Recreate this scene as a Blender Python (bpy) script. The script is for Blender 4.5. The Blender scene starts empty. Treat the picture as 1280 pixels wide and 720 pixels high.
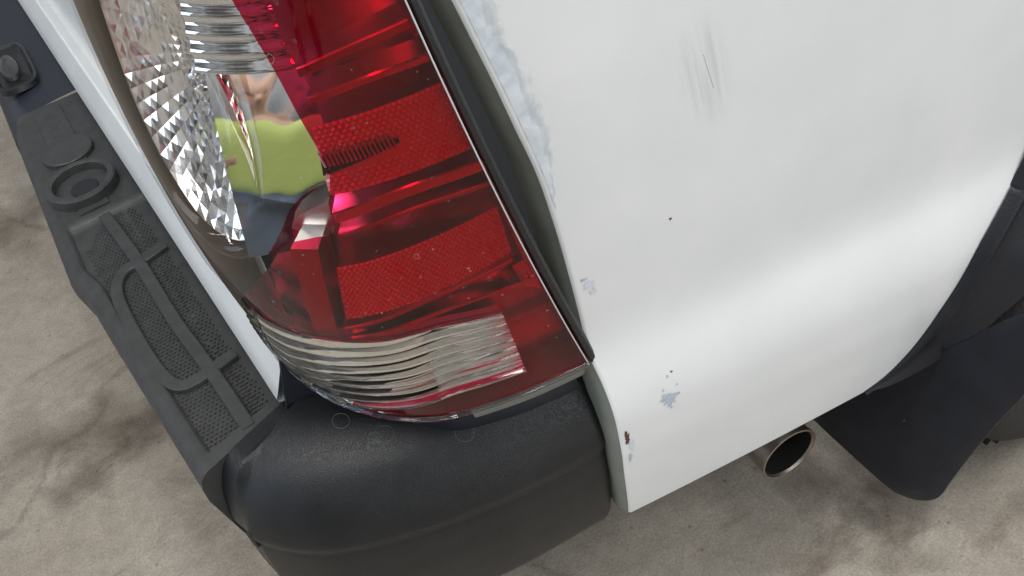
import bpy, bmesh, math, random
import numpy as np
from mathutils import Matrix, Vector
random.seed(7); rng = np.random.default_rng(7)
scene = bpy.context.scene
COL = scene.collection

# ------------------------------------------------------------------ camera
# truck frame: +X forward, +Y to the truck's left, Z up; floor at z = 0
FPX = 1150.0
ax = np.array([.83, -.474, .294]); ax /= np.linalg.norm(ax)
az = np.array([-.137, -.685, -.716]); az -= ax * (ax @ az); az /= np.linalg.norm(az)
ay = np.cross(az, ax)
CM = np.stack([ax, ay, az], 0)                    # world = CM @ (right, down, forward)
def ray(px, py): return CM @ np.array([px - 640, py - 360, FPX]) / FPX
CAM = np.array([0, .17, .60]) - ray(350, 512) * .92
cam_d = bpy.data.cameras.new('camera'); cam = bpy.data.objects.new('camera', cam_d); COL.objects.link(cam)
r_, d_, f_ = CM[:, 0], CM[:, 1], CM[:, 2]
cam.matrix_world = Matrix(((r_[0], -d_[0], -f_[0], CAM[0]), (r_[1], -d_[1], -f_[1], CAM[1]),
                           (r_[2], -d_[2], -f_[2], CAM[2]), (0, 0, 0, 1)))
cam_d.sensor_width = 36; cam_d.lens = FPX / 1280 * 36; cam_d.clip_start = .01; cam_d.clip_end = 200
scene.camera = cam

# ------------------------------------------------------------------ light (workshop interior)
world = bpy.data.worlds.new('World'); scene.world = world; world.use_nodes = True
wn = world.node_tree; bg = wn.nodes['Background']
wt = wn.nodes.new('ShaderNodeTexNoise'); wt.inputs['Scale'].default_value = 3.2; wt.inputs['Detail'].default_value = 3  # random bright and dark mottling added for the chrome to reflect
wr = wn.nodes.new('ShaderNodeValToRGB'); wr.color_ramp.elements[0].position = .40; wr.color_ramp.elements[0].color = (.20, .19, .185, 1)
wr.color_ramp.elements[1].position = .60; wr.color_ramp.elements[1].color = (1.04, 1.08, 1.14, 1)
wc_ = wn.nodes.new('ShaderNodeTexCoord'); wn.links.new(wc_.outputs['Generated'], wt.inputs['Vector']); wn.links.new(wt.outputs[0], wr.inputs[0]); wn.links.new(wr.outputs[0], bg.inputs[0])
bg.inputs[1].default_value = .37
def area(name, loc, target, sx, sy, power, color):
    l = bpy.data.lights.new(name, 'AREA'); l.shape = 'RECTANGLE'; l.size = sx; l.size_y = sy
    l.energy = power; l.color = color
    o = bpy.data.objects.new(name, l); COL.objects.link(o); o.location = loc
    o.rotation_euler = (Vector(target) - Vector(loc)).to_track_quat('-Z', 'Y').to_euler()
    return o
for lx, ly, lp in ((.55, -.95, 50), (-1.0, .1, 44), (-2.4, .5, 34), (-.9, -1.6, 20), (2.2, -1.1, 34)):
    area('ceiling_light', (lx, ly, 3.9), (lx * .9, ly * .75, 0), .22, 2.6, lp, (1, .99, .97))
area('open_door_daylight', (1.6, -6.5, 1.9), (.4, -.1, .7), 5.0, 2.8, 142, (.94, .97, 1))
area('open_door_daylight', (-5.0, .8, 1.9), (0, .2, .6), 3.0, 2.6, 52, (.62, .78, 1))
scene.view_settings.view_transform = 'Standard'; scene.view_settings.look = 'None'
scene.view_settings.exposure = .2; scene.view_settings.gamma = 1
scene.render.engine = 'CYCLES'
scene.cycles.max_bounces = 8; scene.cycles.transparent_max_bounces = 12
scene.cycles.transmission_bounces = 7; scene.cycles.glossy_bounces = 4

# ------------------------------------------------------------------ helpers
def zp(px, py, z): r = ray(px, py); return CAM + r * (z - CAM[2]) / r[2]
def yp(px, py, y): r = ray(px, py); return CAM + r * (y - CAM[1]) / r[1]
def xp(px, py, x): r = ray(px, py); return CAM + r * (x - CAM[0]) / r[0]
def proj(w):
    c = CM.T @ (np.asarray(w, float) - CAM); return np.array([640 + FPX * c[0] / c[2], 360 + FPX * c[1] / c[2]])

def node_mat(name):
    m = bpy.data.materials.new(name); m.use_nodes = True
    nt = m.node_tree; nt.nodes.clear()
    out = nt.nodes.new('ShaderNodeOutputMaterial')
    return m, nt, out
def N(nt, kind, **kw):
    n = nt.nodes.new(kind)
    for k, v in kw.items():
        if k.startswith('i_'):
            key = k[2:].replace('_', ' ')
            n.inputs[key].default_value = v
        else: setattr(n, k, v)
    return n
def pbr(name, color, rough=.5, metal=0, coat=0, noise=None, bump=None, rough_var=None, spec=.5, coat_rough=.05):
    """noise=(scale, amount), bump=(scale, distance, kind), rough_var=(scale, amount)"""
    m, nt, out = node_mat(name); L = nt.links.new
    b = N(nt, 'ShaderNodeBsdfPrincipled'); L(b.outputs[0], out.inputs[0])
    b.inputs['Base Color'].default_value = (*color, 1); b.inputs['Roughness'].default_value = rough
    b.inputs['Metallic'].default_value = metal; b.inputs['Coat Weight'].default_value = coat
    b.inputs['Coat Roughness'].default_value = coat_rough
    b.inputs['Specular IOR Level'].default_value = spec
    tc = N(nt, 'ShaderNodeTexCoord')
    if noise:
        t = N(nt, 'ShaderNodeTexNoise', i_Scale=noise[0], i_Detail=6.); L(tc.outputs['Object'], t.inputs[0])
        mp = N(nt, 'ShaderNodeMapRange', i_To_Min=1 - noise[1], i_To_Max=1 + noise[1]); L(t.outputs[0], mp.inputs[0])
        mx = N(nt, 'ShaderNodeMix', data_type='RGBA', blend_type='MULTIPLY'); mx.inputs[0].default_value = 1
        mx.inputs[6].default_value = (*color, 1); L(mp.outputs[0], mx.inputs[7]); L(mx.outputs[2], b.inputs['Base Color'])
    if rough_var:
        t = N(nt, 'ShaderNodeTexNoise', i_Scale=rough_var[0], i_Detail=5.); L(tc.outputs['Object'], t.inputs[0])
        mp = N(nt, 'ShaderNodeMapRange', i_To_Min=rough - rough_var[1], i_To_Max=rough + rough_var[1]); L(t.outputs[0], mp.inputs[0])
        L(mp.outputs[0], b.inputs['Roughness'])
    if bump:
        if bump[2] == 'voronoi':
            t = N(nt, 'ShaderNodeTexVoronoi', i_Scale=bump[0], feature='DISTANCE_TO_EDGE')
        else:
            t = N(nt, 'ShaderNodeTexNoise', i_Scale=bump[0], i_Detail=4.)
        L(tc.outputs['Object'], t.inputs['Vector'])
        bp = N(nt, 'ShaderNodeBump', i_Strength=1., i_Distance=bump[1]); L(t.outputs[0], bp.inputs['Height'])
        L(bp.outputs[0], b.inputs['Normal'])
    return m
def thin_lens(name, tint, rough=.015, ior=1.45, gloss=1.):
    """thin transparent plastic: tinted pass-through plus Fresnel gloss"""
    m, nt, out = node_mat(name); L = nt.links.new
    tr = N(nt, 'ShaderNodeBsdfTransparent'); tr.inputs[0].default_value = (*tint, 1)
    gl = N(nt, 'ShaderNodeBsdfGlossy'); gl.inputs['Color'].default_value = (1, 1, 1, 1); gl.inputs['Roughness'].default_value = rough
    ge = N(nt, 'ShaderNodeNewGeometry'); io = N(nt, 'ShaderNodeMapRange', i_To_Min=ior, i_To_Max=1 / ior); L(ge.outputs['Backfacing'], io.inputs[0])
    fr = N(nt, 'ShaderNodeFresnel'); L(io.outputs[0], fr.inputs[0]); mx = N(nt, 'ShaderNodeMixShader')
    gs = N(nt, 'ShaderNodeMath', operation='MULTIPLY'); gs.inputs[1].default_value = gloss; L(fr.outputs[0], gs.inputs[0])
    L(gs.outputs[0], mx.inputs[0]); L(tr.outputs[0], mx.inputs[1]); L(gl.outputs[0], mx.inputs[2]); L(mx.outputs[0], out.inputs[0])
    return m
def glass(name, color, rough=0., ior=1.45):
    m, nt, out = node_mat(name)
    g = N(nt, 'ShaderNodeBsdfGlass', i_IOR=ior, i_Roughness=rough); g.inputs[0].default_value = (*color, 1)
    nt.links.new(g.outputs[0], out.inputs[0]); return m

def mesh_obj(name, verts, faces, mat, parent=None, smooth=True, label=None, kind=None, sharp=None, fade=None):
    me = bpy.data.meshes.new(name); me.from_pydata([tuple(map(float, v)) for v in verts], [], [tuple(int(i) for i in f) for f in faces]); me.update()
    if fade is not None: me.attributes.new('fade', 'FLOAT', 'POINT').data.foreach_set('value', np.asarray(fade, np.float32).ravel())
    bm = bmesh.new(); bm.from_mesh(me); bmesh.ops.remove_doubles(bm, verts=bm.verts, dist=1e-6)
    bmesh.ops.recalc_face_normals(bm, faces=bm.faces); bm.to_mesh(me); bm.free()
    if smooth:
        me.polygons.foreach_set('use_smooth', [True] * len(me.polygons))
        me.set_sharp_from_angle(angle=math.radians(sharp or 40))
    if mat: me.materials.append(mat)
    o = bpy.data.objects.new(name, me); COL.objects.link(o)
    if parent: o.parent = parent
    if label: o['label'] = label
    if kind: o['kind'] = kind
    return o
class MB:
    def __init__(s): s.v = []; s.f = []
    def add(s, v, f):
        k = len(s.v); s.v += [tuple(p) for p in v]; s.f += [tuple(i + k for i in q) for q in f]; return s
    def grid(s, pts, close_u=False, close_v=False):
        pts = np.asarray(pts, float); nu, nv = pts.shape[:2]; f = []
        for i in range(nu if close_u else nu - 1):
            for j in range(nv if close_v else nv - 1):
                i2, j2 = (i + 1) % nu, (j + 1) % nv
                f.append((i * nv + j, i2 * nv + j, i2 * nv + j2, i * nv + j2))
        return s.add(pts.reshape(-1, 3), f)
    def tube(s, path, r, n=8, cap=True):
        path = np.asarray(path, float); T = np.gradient(path, axis=0); T /= np.linalg.norm(T, axis=1)[:, None]
        up = np.array([.13, .27, .95]); rings = []
        rr = np.broadcast_to(np.asarray(r, float), (len(path),))
        for p, t, q in zip(path, T, rr):
            a = np.cross(t, up); a /= np.linalg.norm(a); b = np.cross(t, a)
            rings.append([p + q * (math.cos(k) * a + math.sin(k) * b) for k in np.linspace(0, 2 * math.pi, n, endpoint=False)])
        k0 = len(s.v); s.grid(rings, close_v=True)
        if cap:
            s.f.append(tuple(range(k0, k0 + n))); s.f.append(tuple(range(len(s.v) - n, len(s.v))))
        return s
    def box(s, lo, hi):
        x0, y0, z0 = lo; x1, y1, z1 = hi
        return s.add([(x0,y0,z0),(x1,y0,z0),(x1,y1,z0),(x0,y1,z0),(x0,y0,z1),(x1,y0,z1),(x1,y1,z1),(x0,y1,z1)],
                     [(0,3,2,1),(4,5,6,7),(0,1,5,4),(1,2,6,5),(2,3,7,6),(3,0,4,7)])
    def obj(s, name, mat, parent=None, **kw): return mesh_obj(name, s.v, s.f, mat, parent, **kw)
def spline(pts, n=None, ts=None, closed=False):
    """Catmull-Rom through pts, parameter 0..1; linear beyond the ends"""
    P = np.asarray(pts, float); m = len(P)
    if ts is None: ts = np.linspace(0, 1, n)
    out = []
    for t in np.atleast_1d(ts):
        if closed:
            x = (t % 1) * m; i = int(x) % m; f = x - int(x)
            p0, p1, p2, p3 = P[(i - 1) % m], P[i], P[(i + 1) % m], P[(i + 2) % m]
        else:
            x = t * (m - 1); i = min(max(int(math.floor(x)), 0), m - 2); f = x - i
            p1, p2 = P[i], P[i + 1]
            p0 = P[i - 1] if i > 0 else 2 * p1 - p2
            p3 = P[i + 2] if i + 2 < m else 2 * p2 - p1
            if f < 0: out.append(p1 + (p2 - p0) / 2 * f); continue
            if f > 1: out.append(p2 + (p3 - p1) / 2 * (f - 1)); continue
        out.append(.5 * (2 * p1 + (p2 - p0) * f + (2 * p0 - 5 * p1 + 4 * p2 - p3) * f * f + (3 * p1 - p0 - 3 * p2 + p3) * f ** 3))
    return np.array(out)
def ss(a, b, x): t = np.clip((x - a) / (b - a), 0, 1); return t * t * (3 - 2 * t)
def interp(x, xs, ys): return np.interp(x, xs, ys)

# ------------------------------------------------------------------ materials
def paint_material():
    m, nt, out = node_mat('white_paint'); L = nt.links.new
    b = N(nt, 'ShaderNodeBsdfPrincipled'); L(b.outputs[0], out.inputs[0])
    tc = N(nt, 'ShaderNodeTexCoord')
    t = N(nt, 'ShaderNodeTexNoise', i_Scale=9., i_Detail=7., i_Roughness=.6); L(tc.outputs['Object'], t.inputs[0])
    cr = N(nt, 'ShaderNodeValToRGB'); L(t.outputs[0], cr.inputs[0])
    cr.color_ramp.elements[0].position = .3; cr.color_ramp.elements[0].color = (.69, .71, .715, 1)
    cr.color_ramp.elements[1].position = .7; cr.color_ramp.elements[1].color = (.745, .76, .765, 1)
    # scuff: stretched streaks inside an oval on the upper panel
    mp = N(nt, 'ShaderNodeMapping'); mp.vector_type = 'POINT'; L(tc.outputs['Object'], mp.inputs[0])
    sc = SCUFF
    mp.inputs['Location'].default_value = (-sc[0], -sc[1], -sc[2])
    sep = N(nt, 'ShaderNodeMapping'); L(mp.outputs[0], sep.inputs[0])
    sep.inputs['Rotation'].default_value = (0, math.radians(SCUFF_ROT), 0)
    st = N(nt, 'ShaderNodeMapping'); st.inputs['Scale'].default_value = (1 / .026, 1, 1 / .062); L(sep.outputs[0], st.inputs[0])
    xz = N(nt, 'ShaderNodeVectorMath', operation='MULTIPLY'); xz.inputs[1].default_value = (1, 0, 1); L(st.outputs[0], xz.inputs[0])
    ln = N(nt, 'ShaderNodeVectorMath', operation='LENGTH'); L(xz.outputs[0], ln.inputs[0])
    fall = N(nt, 'ShaderNodeMapRange', i_From_Min=1.0, i_From_Max=.2, interpolation_type='SMOOTHSTEP'); L(ln.outputs['Value'], fall.inputs[0])
    s2 = N(nt, 'ShaderNodeMapping'); s2.inputs['Scale'].default_value = (190, 20, 9); L(sep.outputs[0], s2.inputs[0])
    sn = N(nt, 'ShaderNodeTexNoise', i_Scale=1., i_Detail=5.); L(s2.outputs[0], sn.inputs[0])
    sr = N(nt, 'ShaderNodeMapRange', i_From_Min=.40, i_From_Max=.75); L(sn.outputs[0], sr.inputs[0])
    mu = N(nt, 'ShaderNodeMath', operation='MULTIPLY'); L(fall.outputs[0], mu.inputs[0]); L(sr.outputs[0], mu.inputs[1])
    mu2 = N(nt, 'ShaderNodeMath', operation='MULTIPLY'); mu2.inputs[1].default_value = .40; L(mu.outputs[0], mu2.inputs[0])
    mx = N(nt, 'ShaderNodeMix', data_type='RGBA'); L(mu2.outputs[0], mx.inputs[0]); L(cr.outputs[0], mx.inputs[6]); mx.inputs[7].default_value = (.25, .26, .25, 1)
    # fine dirt specks
    v = N(nt, 'ShaderNodeTexVoronoi', i_Scale=70.); L(tc.outputs['Object'], v.inputs['Vector'])
    vs = N(nt, 'ShaderNodeMapRange', i_From_Min=.035, i_From_Max=.02, i_To_Max=.35); L(v.outputs['Distance'], vs.inputs[0])
    m2 = N(nt, 'ShaderNodeMix', data_type='RGBA'); L(vs.outputs[0], m2.inputs[0]); L(mx.outputs[2], m2.inputs[6]); m2.inputs[7].default_value = (.4, .38, .33, 1)
    L(m2.outputs[2], b.inputs['Base Color'])
    r = N(nt, 'ShaderNodeMapRange', i_To_Min=.30, i_To_Max=.48); L(t.outputs[0], r.inputs[0]); L(r.outputs[0], b.inputs['Roughness'])
    b.inputs['Coat Weight'].default_value = .4; b.inputs['Coat Roughness'].default_value = .18
    n2 = N(nt, 'ShaderNodeTexNoise', i_Scale=420., i_Detail=2.); L(tc.outputs['Object'], n2.inputs[0])
    bp = N(nt, 'ShaderNodeBump', i_Strength=.25, i_Distance=.0002); L(n2.outputs[0], bp.inputs['Height']); L(bp.outputs[0], b.inputs['Normal'])
    return m
def concrete_material():
    m, nt, out = node_mat('concrete'); L = nt.links.new
    b = N(nt, 'ShaderNodeBsdfPrincipled'); L(b.outputs[0], out.inputs[0]); tc = N(nt, 'ShaderNodeTexCoord')
    n1 = N(nt, 'ShaderNodeTexNoise', i_Scale=2.2, i_Detail=9., i_Roughness=.62); L(tc.outputs['Object'], n1.inputs[0])
    c1 = N(nt, 'ShaderNodeValToRGB'); L(n1.outputs[0], c1.inputs[0])
    e = c1.color_ramp.elements; e[0].position = .28; e[0].color = (.25, .215, .172, 1); e[1].position = .66; e[1].color = (.335, .30, .252, 1)
    n2 = N(nt, 'ShaderNodeTexNoise', i_Scale=30., i_Detail=10., i_Roughness=.78); L(tc.outputs['Object'], n2.inputs[0])
    r2 = N(nt, 'ShaderNodeMapRange', i_From_Min=.25, i_From_Max=.75, i_To_Min=.74, i_To_Max=1.26); L(n2.outputs[0], r2.inputs[0])
    mx = N(nt, 'ShaderNodeMix', data_type='RGBA', blend_type='MULTIPLY'); mx.inputs[0].default_value = 1; L(c1.outputs[0], mx.inputs[6]); L(r2.outputs[0], mx.inputs[7])
    # oil stains, streaky and warped
    mpn = N(nt, 'ShaderNodeMapping'); mpn.inputs['Scale'].default_value = (1.0, 2.3, 1); mpn.inputs['Rotation'].default_value = (0, 0, .35); L(tc.outputs['Object'], mpn.inputs[0])
    n3 = N(nt, 'ShaderNodeTexNoise', i_Scale=2.7, i_Detail=7., i_Roughness=.65, i_Distortion=.9); L(mpn.outputs[0], n3.inputs[0])
    r3 = N(nt, 'ShaderNodeMapRange', i_From_Min=.56, i_From_Max=.70, i_To_Max=.55); L(n3.outputs[0], r3.inputs[0])
    m3 = N(nt, 'ShaderNodeMix', data_type='RGBA'); L(r3.outputs[0], m3.inputs[0]); L(mx.outputs[2], m3.inputs[6]); m3.inputs[7].default_value = (.105, .078, .052, 1)
    n6 = N(nt, 'ShaderNodeTexNoise', i_Scale=240., i_Detail=4., i_Roughness=.8); L(tc.outputs['Object'], n6.inputs[0])
    r6 = N(nt, 'ShaderNodeMapRange', i_From_Min=.3, i_From_Max=.7, i_To_Min=.72, i_To_Max=1.26); L(n6.outputs[0], r6.inputs[0])
    m6 = N(nt, 'ShaderNodeMix', data_type='RGBA', blend_type='MULTIPLY'); m6.inputs[0].default_value = 1; L(m3.outputs[2], m6.inputs[6]); L(r6.outputs[0], m6.inputs[7]); m3 = m6
    # crack
    v = N(nt, 'ShaderNodeTexVoronoi', i_Scale=.55, feature='DISTANCE_TO_EDGE')
    wv = N(nt, 'ShaderNodeVectorMath', operation='MULTIPLY_ADD'); L(n1.outputs['Color'], wv.inputs[0]); wv.inputs[1].default_value = (.35, .35, 0); L(tc.outputs['Object'], wv.inputs[2]); L(wv.outputs[0], v.inputs['Vector'])
    r4 = N(nt, 'ShaderNodeMapRange', i_From_Min=.006, i_From_Max=.0005, i_To_Max=.30); L(v.outputs[0], r4.inputs[0])
    m4 = N(nt, 'ShaderNodeMix', data_type='RGBA'); L(r4.outputs[0], m4.inputs[0]); L(m3.outputs[2], m4.inputs[6]); m4.inputs[7].default_value = (.06, .045, .03, 1)
    v2 = N(nt, 'ShaderNodeTexVoronoi', i_Scale=26.); L(tc.outputs['Object'], v2.inputs['Vector'])
    r5 = N(nt, 'ShaderNodeMapRange', i_From_Min=.10, i_From_Max=.05, i_To_Max=.5); L(v2.outputs['Distance'], r5.inputs[0])
    m5 = N(nt, 'ShaderNodeMix', data_type='RGBA'); L(r5.outputs[0], m5.inputs[0]); L(m4.outputs[2], m5.inputs[6]); m5.inputs[7].default_value = (.07, .055, .045, 1)
    L(m5.outputs[2], b.inputs['Base Color']); b.inputs['Roughness'].default_value = .72
    ad = N(nt, 'ShaderNodeMath', operation='SUBTRACT'); L(n2.outputs[0], ad.inputs[0]); L(r4.outputs[0], ad.inputs[1])
    bp = N(nt, 'ShaderNodeBump', i_Strength=.55, i_Distance=.004); L(ad.outputs[0], bp.inputs['Height']); L(bp.outputs[0], b.inputs['Normal'])
    return m

# ------------------------------------------------------------------ side panel surface
def y_taper(x): d = x - .27; return -.02 - .17 * d + .058 * d * d
PZ = [.36, .42, .46, .52, .575, .60, .625, .645, .66, .675, .70, .80, .95, 1.2]
PY = [-.012, -.0195, -.0222, -.0236, -.0218, -.0187, -.0135, -.0082, -.0042, -.0015, .0004, .002, .006, .016]
_pz = np.linspace(.36, 1.2, 337); _py = np.interp(_pz, PZ, PY)
_k = np.exp(-.5 * (np.arange(-8, 9) / 4.2) ** 2); _k /= _k.sum()
_py = np.convolve(np.pad(_py, 8, mode='edge'), _k, mode='valid')
def panel(x, z, off=0.): return np.array([x, y_taper(x) + np.interp(z, _pz, _py) - off, z])
def on_panel(px, py):
    y = -.05
    for _ in range(60):
        p = yp(px, py, y); y = .5 * y + .5 * (y_taper(p[0]) + np.interp(p[2], _pz, _py))
    return yp(px, py, y)
SCUFF = on_panel(882, 92); SCUFF_ROT = 10

WHITE = paint_material(); CONCRETE = concrete_material()
PRIMER = pbr('grey_green_primer', (.20, .215, .19), .55, noise=(30, .25))
FILLER = pbr('pale_blue_filler', (.60, .655, .71), .55, noise=(45, .10), bump=(120, .0004, 'noise'))
def filler_material():
    m, nt, out = node_mat('pale_blue_filler_smeared'); L = nt.links.new
    b = N(nt, 'ShaderNodeBsdfPrincipled'); b.inputs['Roughness'].default_value = .55; tc = N(nt, 'ShaderNodeTexCoord')
    t = N(nt, 'ShaderNodeTexNoise', i_Scale=38., i_Detail=6., i_Roughness=.6, i_Distortion=1.2); L(tc.outputs['Object'], t.inputs[0])
    cr = N(nt, 'ShaderNodeValToRGB'); L(t.outputs[0], cr.inputs[0]); e = cr.color_ramp.elements
    e[0].position = .35; e[0].color = (.50, .565, .63, 1); e[1].position = .62; e[1].color = (.66, .70, .74, 1); L(cr.outputs[0], b.inputs['Base Color'])
    bp = N(nt, 'ShaderNodeBump', i_Strength=.6, i_Distance=.0008); L(t.outputs[0], bp.inputs['Height']); L(bp.outputs[0], b.inputs['Normal'])
    at = N(nt, 'ShaderNodeAttribute', attribute_name='fade'); mp = N(nt, 'ShaderNodeMapping'); mp.inputs['Rotation'].default_value = (0, math.radians(24), 0); mp.inputs['Scale'].default_value = (150, 30, 16); L(tc.outputs['Object'], mp.inputs[0])
    sn = N(nt, 'ShaderNodeTexNoise', i_Scale=1., i_Detail=5., i_Roughness=.6); L(mp.outputs[0], sn.inputs[0])
    ad = N(nt, 'ShaderNodeMath', operation='MULTIPLY_ADD'); ad.inputs[1].default_value = 1.25; L(at.outputs['Fac'], ad.inputs[0]); L(sn.outputs[0], ad.inputs[2])
    rr = N(nt, 'ShaderNodeMapRange', i_From_Min=.62, i_From_Max=1.15); L(ad.outputs[0], rr.inputs[0])
    tr = N(nt, 'ShaderNodeBsdfTransparent'); mx = N(nt, 'ShaderNodeMixShader'); L(rr.outputs[0], mx.inputs[0]); L(tr.outputs[0], mx.inputs[1]); L(b.outputs[0], mx.inputs[2]); L(mx.outputs[0], out.inputs[0])
    return m
SMEARM = filler_material()
CHIP = pbr('bare_chip', (.42, .47, .53), .55, noise=(300, .35))
RUST = pbr('rust', (.10, .038, .018), .8, noise=(300, .5))
BLACK = pbr('grained_black_plastic', (.010, .0108, .0122), .36, noise=(26, .45), bump=(700, .00042, 'voronoi'), rough_var=(22, .09), spec=.36)
SMOOTH = pbr('smooth_navy_black_plastic', (.014, .017, .026), .38, rough_var=(20, .05), bump=(500, .0001, 'noise'))
PAD = pbr('worn_step_plastic', (.034, .0345, .0345), .5, spec=.45, noise=(55, .5), bump=(500, .0005, 'noise'), rough_var=(30, .12))
DARK = pbr('near_black_and_hole_shade', (.008, .009, .012), .6)  # near-black parts; also paints the shade inside small openings
RUBBER = pbr('rubber', (.012, .012, .013), .5, bump=(260, .0006, 'noise'))
TYRE = pbr('tyre_rubber', (.018, .017, .016), .8, noise=(40, .4), bump=(160, .002, 'noise'))
FLAREM = pbr('flare_plastic', (.011, .0122, .0165), .5, spec=.3, bump=(500, .0005, 'noise'), rough_var=(12, .08))
FLAPM = pbr('mud_flap_plastic', (.011, .0135, .021), .45, rough_var=(12, .14), noise=(18, .6), bump=(40, .0012, 'noise'), spec=.3)
CHROME = pbr('chrome', (.88, .88, .88), .04, metal=1)
CHROME_F = pbr('facet_chrome', (.94, .94, .95), .15, metal=1)
REDCHROME = pbr('satin_chrome', (.66, .63, .61), .34, metal=1, rough_var=(40, .08))
HOUSING = pbr('light_housing_plastic', (.21, .195, .17), .5, noise=(14, .2))
REFLEX = pbr('reflex_prism', (.78, .40, .42), .25, metal=.35)
AMBERISH = pbr('frosted_backing', (.62, .605, .56), .6, noise=(60, .1))
STEEL = pbr('exhaust_steel', (.36, .31, .27), .42, metal=1, noise=(35, .4), bump=(120, .0005, 'noise'))
BORE_BLACK = pbr('bore_black', (.006, .0055, .005), .95)  # even near-black for the inside of the exhaust pipe
def film(name, color, alpha):
    m, nt, out = node_mat(name); L = nt.links.new
    b = N(nt, 'ShaderNodeBsdfDiffuse'); b.inputs[0].default_value = (*color, 1); t = N(nt, 'ShaderNodeBsdfTransparent')
    x = N(nt, 'ShaderNodeMixShader'); x.inputs[0].default_value = alpha; L(t.outputs[0], x.inputs[1]); L(b.outputs[0], x.inputs[2]); L(x.outputs[0], out.inputs[0]); return m
SPOT = film('dried_water', (.75, .72, .72), .22)
CHALK = pbr('dried_ring', (.10, .105, .11), .7)
CLEAR = thin_lens('clear_lens_plastic', (.96, .96, .95), ior=1.40, gloss=.55)
RED = thin_lens('red_lens_plastic', (.68, .018, .085))
RIBGLASS = glass('ribbed_clear_plastic', (.95, .95, .94))
EDGE = glass('lens_edge_plastic', (.93, .94, .94), .03)

# ------------------------------------------------------------------ floor
fl = mesh_obj('floor', [(-7, -7, 0), (9, -7, 0), (9, 9, 0), (-7, 9, 0)], [(0, 1, 2, 3)], CONCRETE, smooth=False)
fl['kind'] = 'structure'
def stain_material():
    m, nt, out = node_mat('oil_stain'); L = nt.links.new; tc = N(nt, 'ShaderNodeTexCoord')
    b = N(nt, 'ShaderNodeBsdfDiffuse'); b.inputs[0].default_value = (.085, .062, .042, 1); tr = N(nt, 'ShaderNodeBsdfTransparent')
    t = N(nt, 'ShaderNodeTexNoise', i_Scale=11., i_Detail=10., i_Roughness=.75, i_Distortion=.5); L(tc.outputs['Object'], t.inputs[0])
    at = N(nt, 'ShaderNodeAttribute', attribute_name='fade'); ad = N(nt, 'ShaderNodeMath', operation='MULTIPLY_ADD'); ad.inputs[1].default_value = .62; L(at.outputs['Fac'], ad.inputs[0]); L(t.outputs[0], ad.inputs[2])
    r = N(nt, 'ShaderNodeMapRange', i_From_Min=.62, i_From_Max=1.20, i_To_Max=.36); L(ad.outputs[0], r.inputs[0])
    mx = N(nt, 'ShaderNodeMixShader'); L(r.outputs[0], mx.inputs[0]); L(tr.outputs[0], mx.inputs[1]); L(b.outputs[0], mx.inputs[2]); L(mx.outputs[0], out.inputs[0]); return m
STAIN = stain_material()
def stain(pix, width, k):
    Pf = spline([zp(*q, 0) for q in pix], 60); T = np.gradient(Pf[:, :2], axis=0); T /= np.linalg.norm(T, axis=1)[:, None]; rows, fd = [], []
    for i, p in enumerate(Pf):
        e = min(1, i / 8, (59 - i) / 8); w = width * (1 + .35 * math.sin(i * .35 + k)); rows.append([]); fd.append([])
        for v in np.linspace(-1, 1, 13):
            rows[-1].append((p[0] - T[i, 1] * w * v, p[1] + T[i, 0] * w * v, .0012 + .0004 * k)); fd[-1].append((1 - abs(v)) * e)
    return MB().grid(rows).obj('floor_stain', STAIN, fl, fade=fd, smooth=False)
stain([(-40, 575), (40, 560), (110, 545), (165, 528), (220, 505), (300, 490), (380, 440)], .13, 0)
stain([(60, 640), (110, 590), (175, 545), (225, 500)], .09, 1)
stain([(-30, 300), (20, 280), (70, 240), (110, 190)], .16, 2)
stain([(1075, 600), (1105, 625), (1112, 670), (1125, 740)], .07, 3)
stain([(960, 610), (1040, 605), (1110, 622), (1180, 632)], .09, 4)

# ------------------------------------------------------------------ the truck
truck = bpy.data.objects.new('pickup_truck', None); COL.objects.link(truck)
truck.empty_display_size = .3
truck['label'] = 'white pickup truck seen at its rear corner, red tail light, black bumper'
truck['category'] = 'pickup truck'

# ---- bedside panel
rear_px = [(515, -110), (545, -50), (572, 0), (597, 50), (622, 100), (650, 160), (678, 220), (700, 285), (717, 345), (731, 400), (742, 445), (757, 478), (771, 515), (781, 560), (786, 600), (790, 640)]
rear = [on_panel(*q) for q in rear_px][::-1]                       # bottom to top
zb0 = rear[0][2]; rz = [p[2] for p in rear]; rx = [p[0] for p in rear]
arch_px = [(1080, 490), (1108, 470), (1135, 445), (1160, 417), (1185, 384), (1210, 346), (1232, 306), (1252, 270), (1268, 240), (1280, 212)]
arch = [on_panel(*q) for q in arch_px]
ZTOP = 1.17
az_ = [p[2] for p in arch]; ax_ = [p[0] for p in arch]
azs = [p[2] for p in arch] + [arch[-1][2] + .12, arch[-1][2] + .24, ZTOP]; axs = [p[0] for p in arch] + [arch[-1][0] + .06, arch[-1][0] + .2, 1.25]
NV, NU = 150, 150
rs = spline(rear, NV * 4); rs = rs[np.argsort(rs[:, 2])]
def rear_x(z): return np.interp(z, rs[:, 2], rs[:, 0])
asx = spline(list(zip(axs, azs)), NV * 4)
ZB_R, ZB_A = rear[0][2], arch[0][2]
pts = []
for j in range(NV + 1):
    w = (j / NV) ** 1.25
    za = interp(w, [0, 1], [ZB_A, ZTOP]); zr = interp(w, [0, 1], [ZB_R, ZTOP])
    k = np.argmin(np.abs(np.linspace(0, 1, len(asx)) - w)) if False else None
    xa = np.interp(za, asx[:, 1], asx[:, 0]); xr = rear_x(zr)
    row = []
    for i in range(NU + 1):
        u = (i / NU) ** 1.15; x = xr + (xa - xr) * u; z = zr + (za - zr) * u
        row.append(panel(x, z))
    pts.append(row)
pts = np.array(pts)
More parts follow.
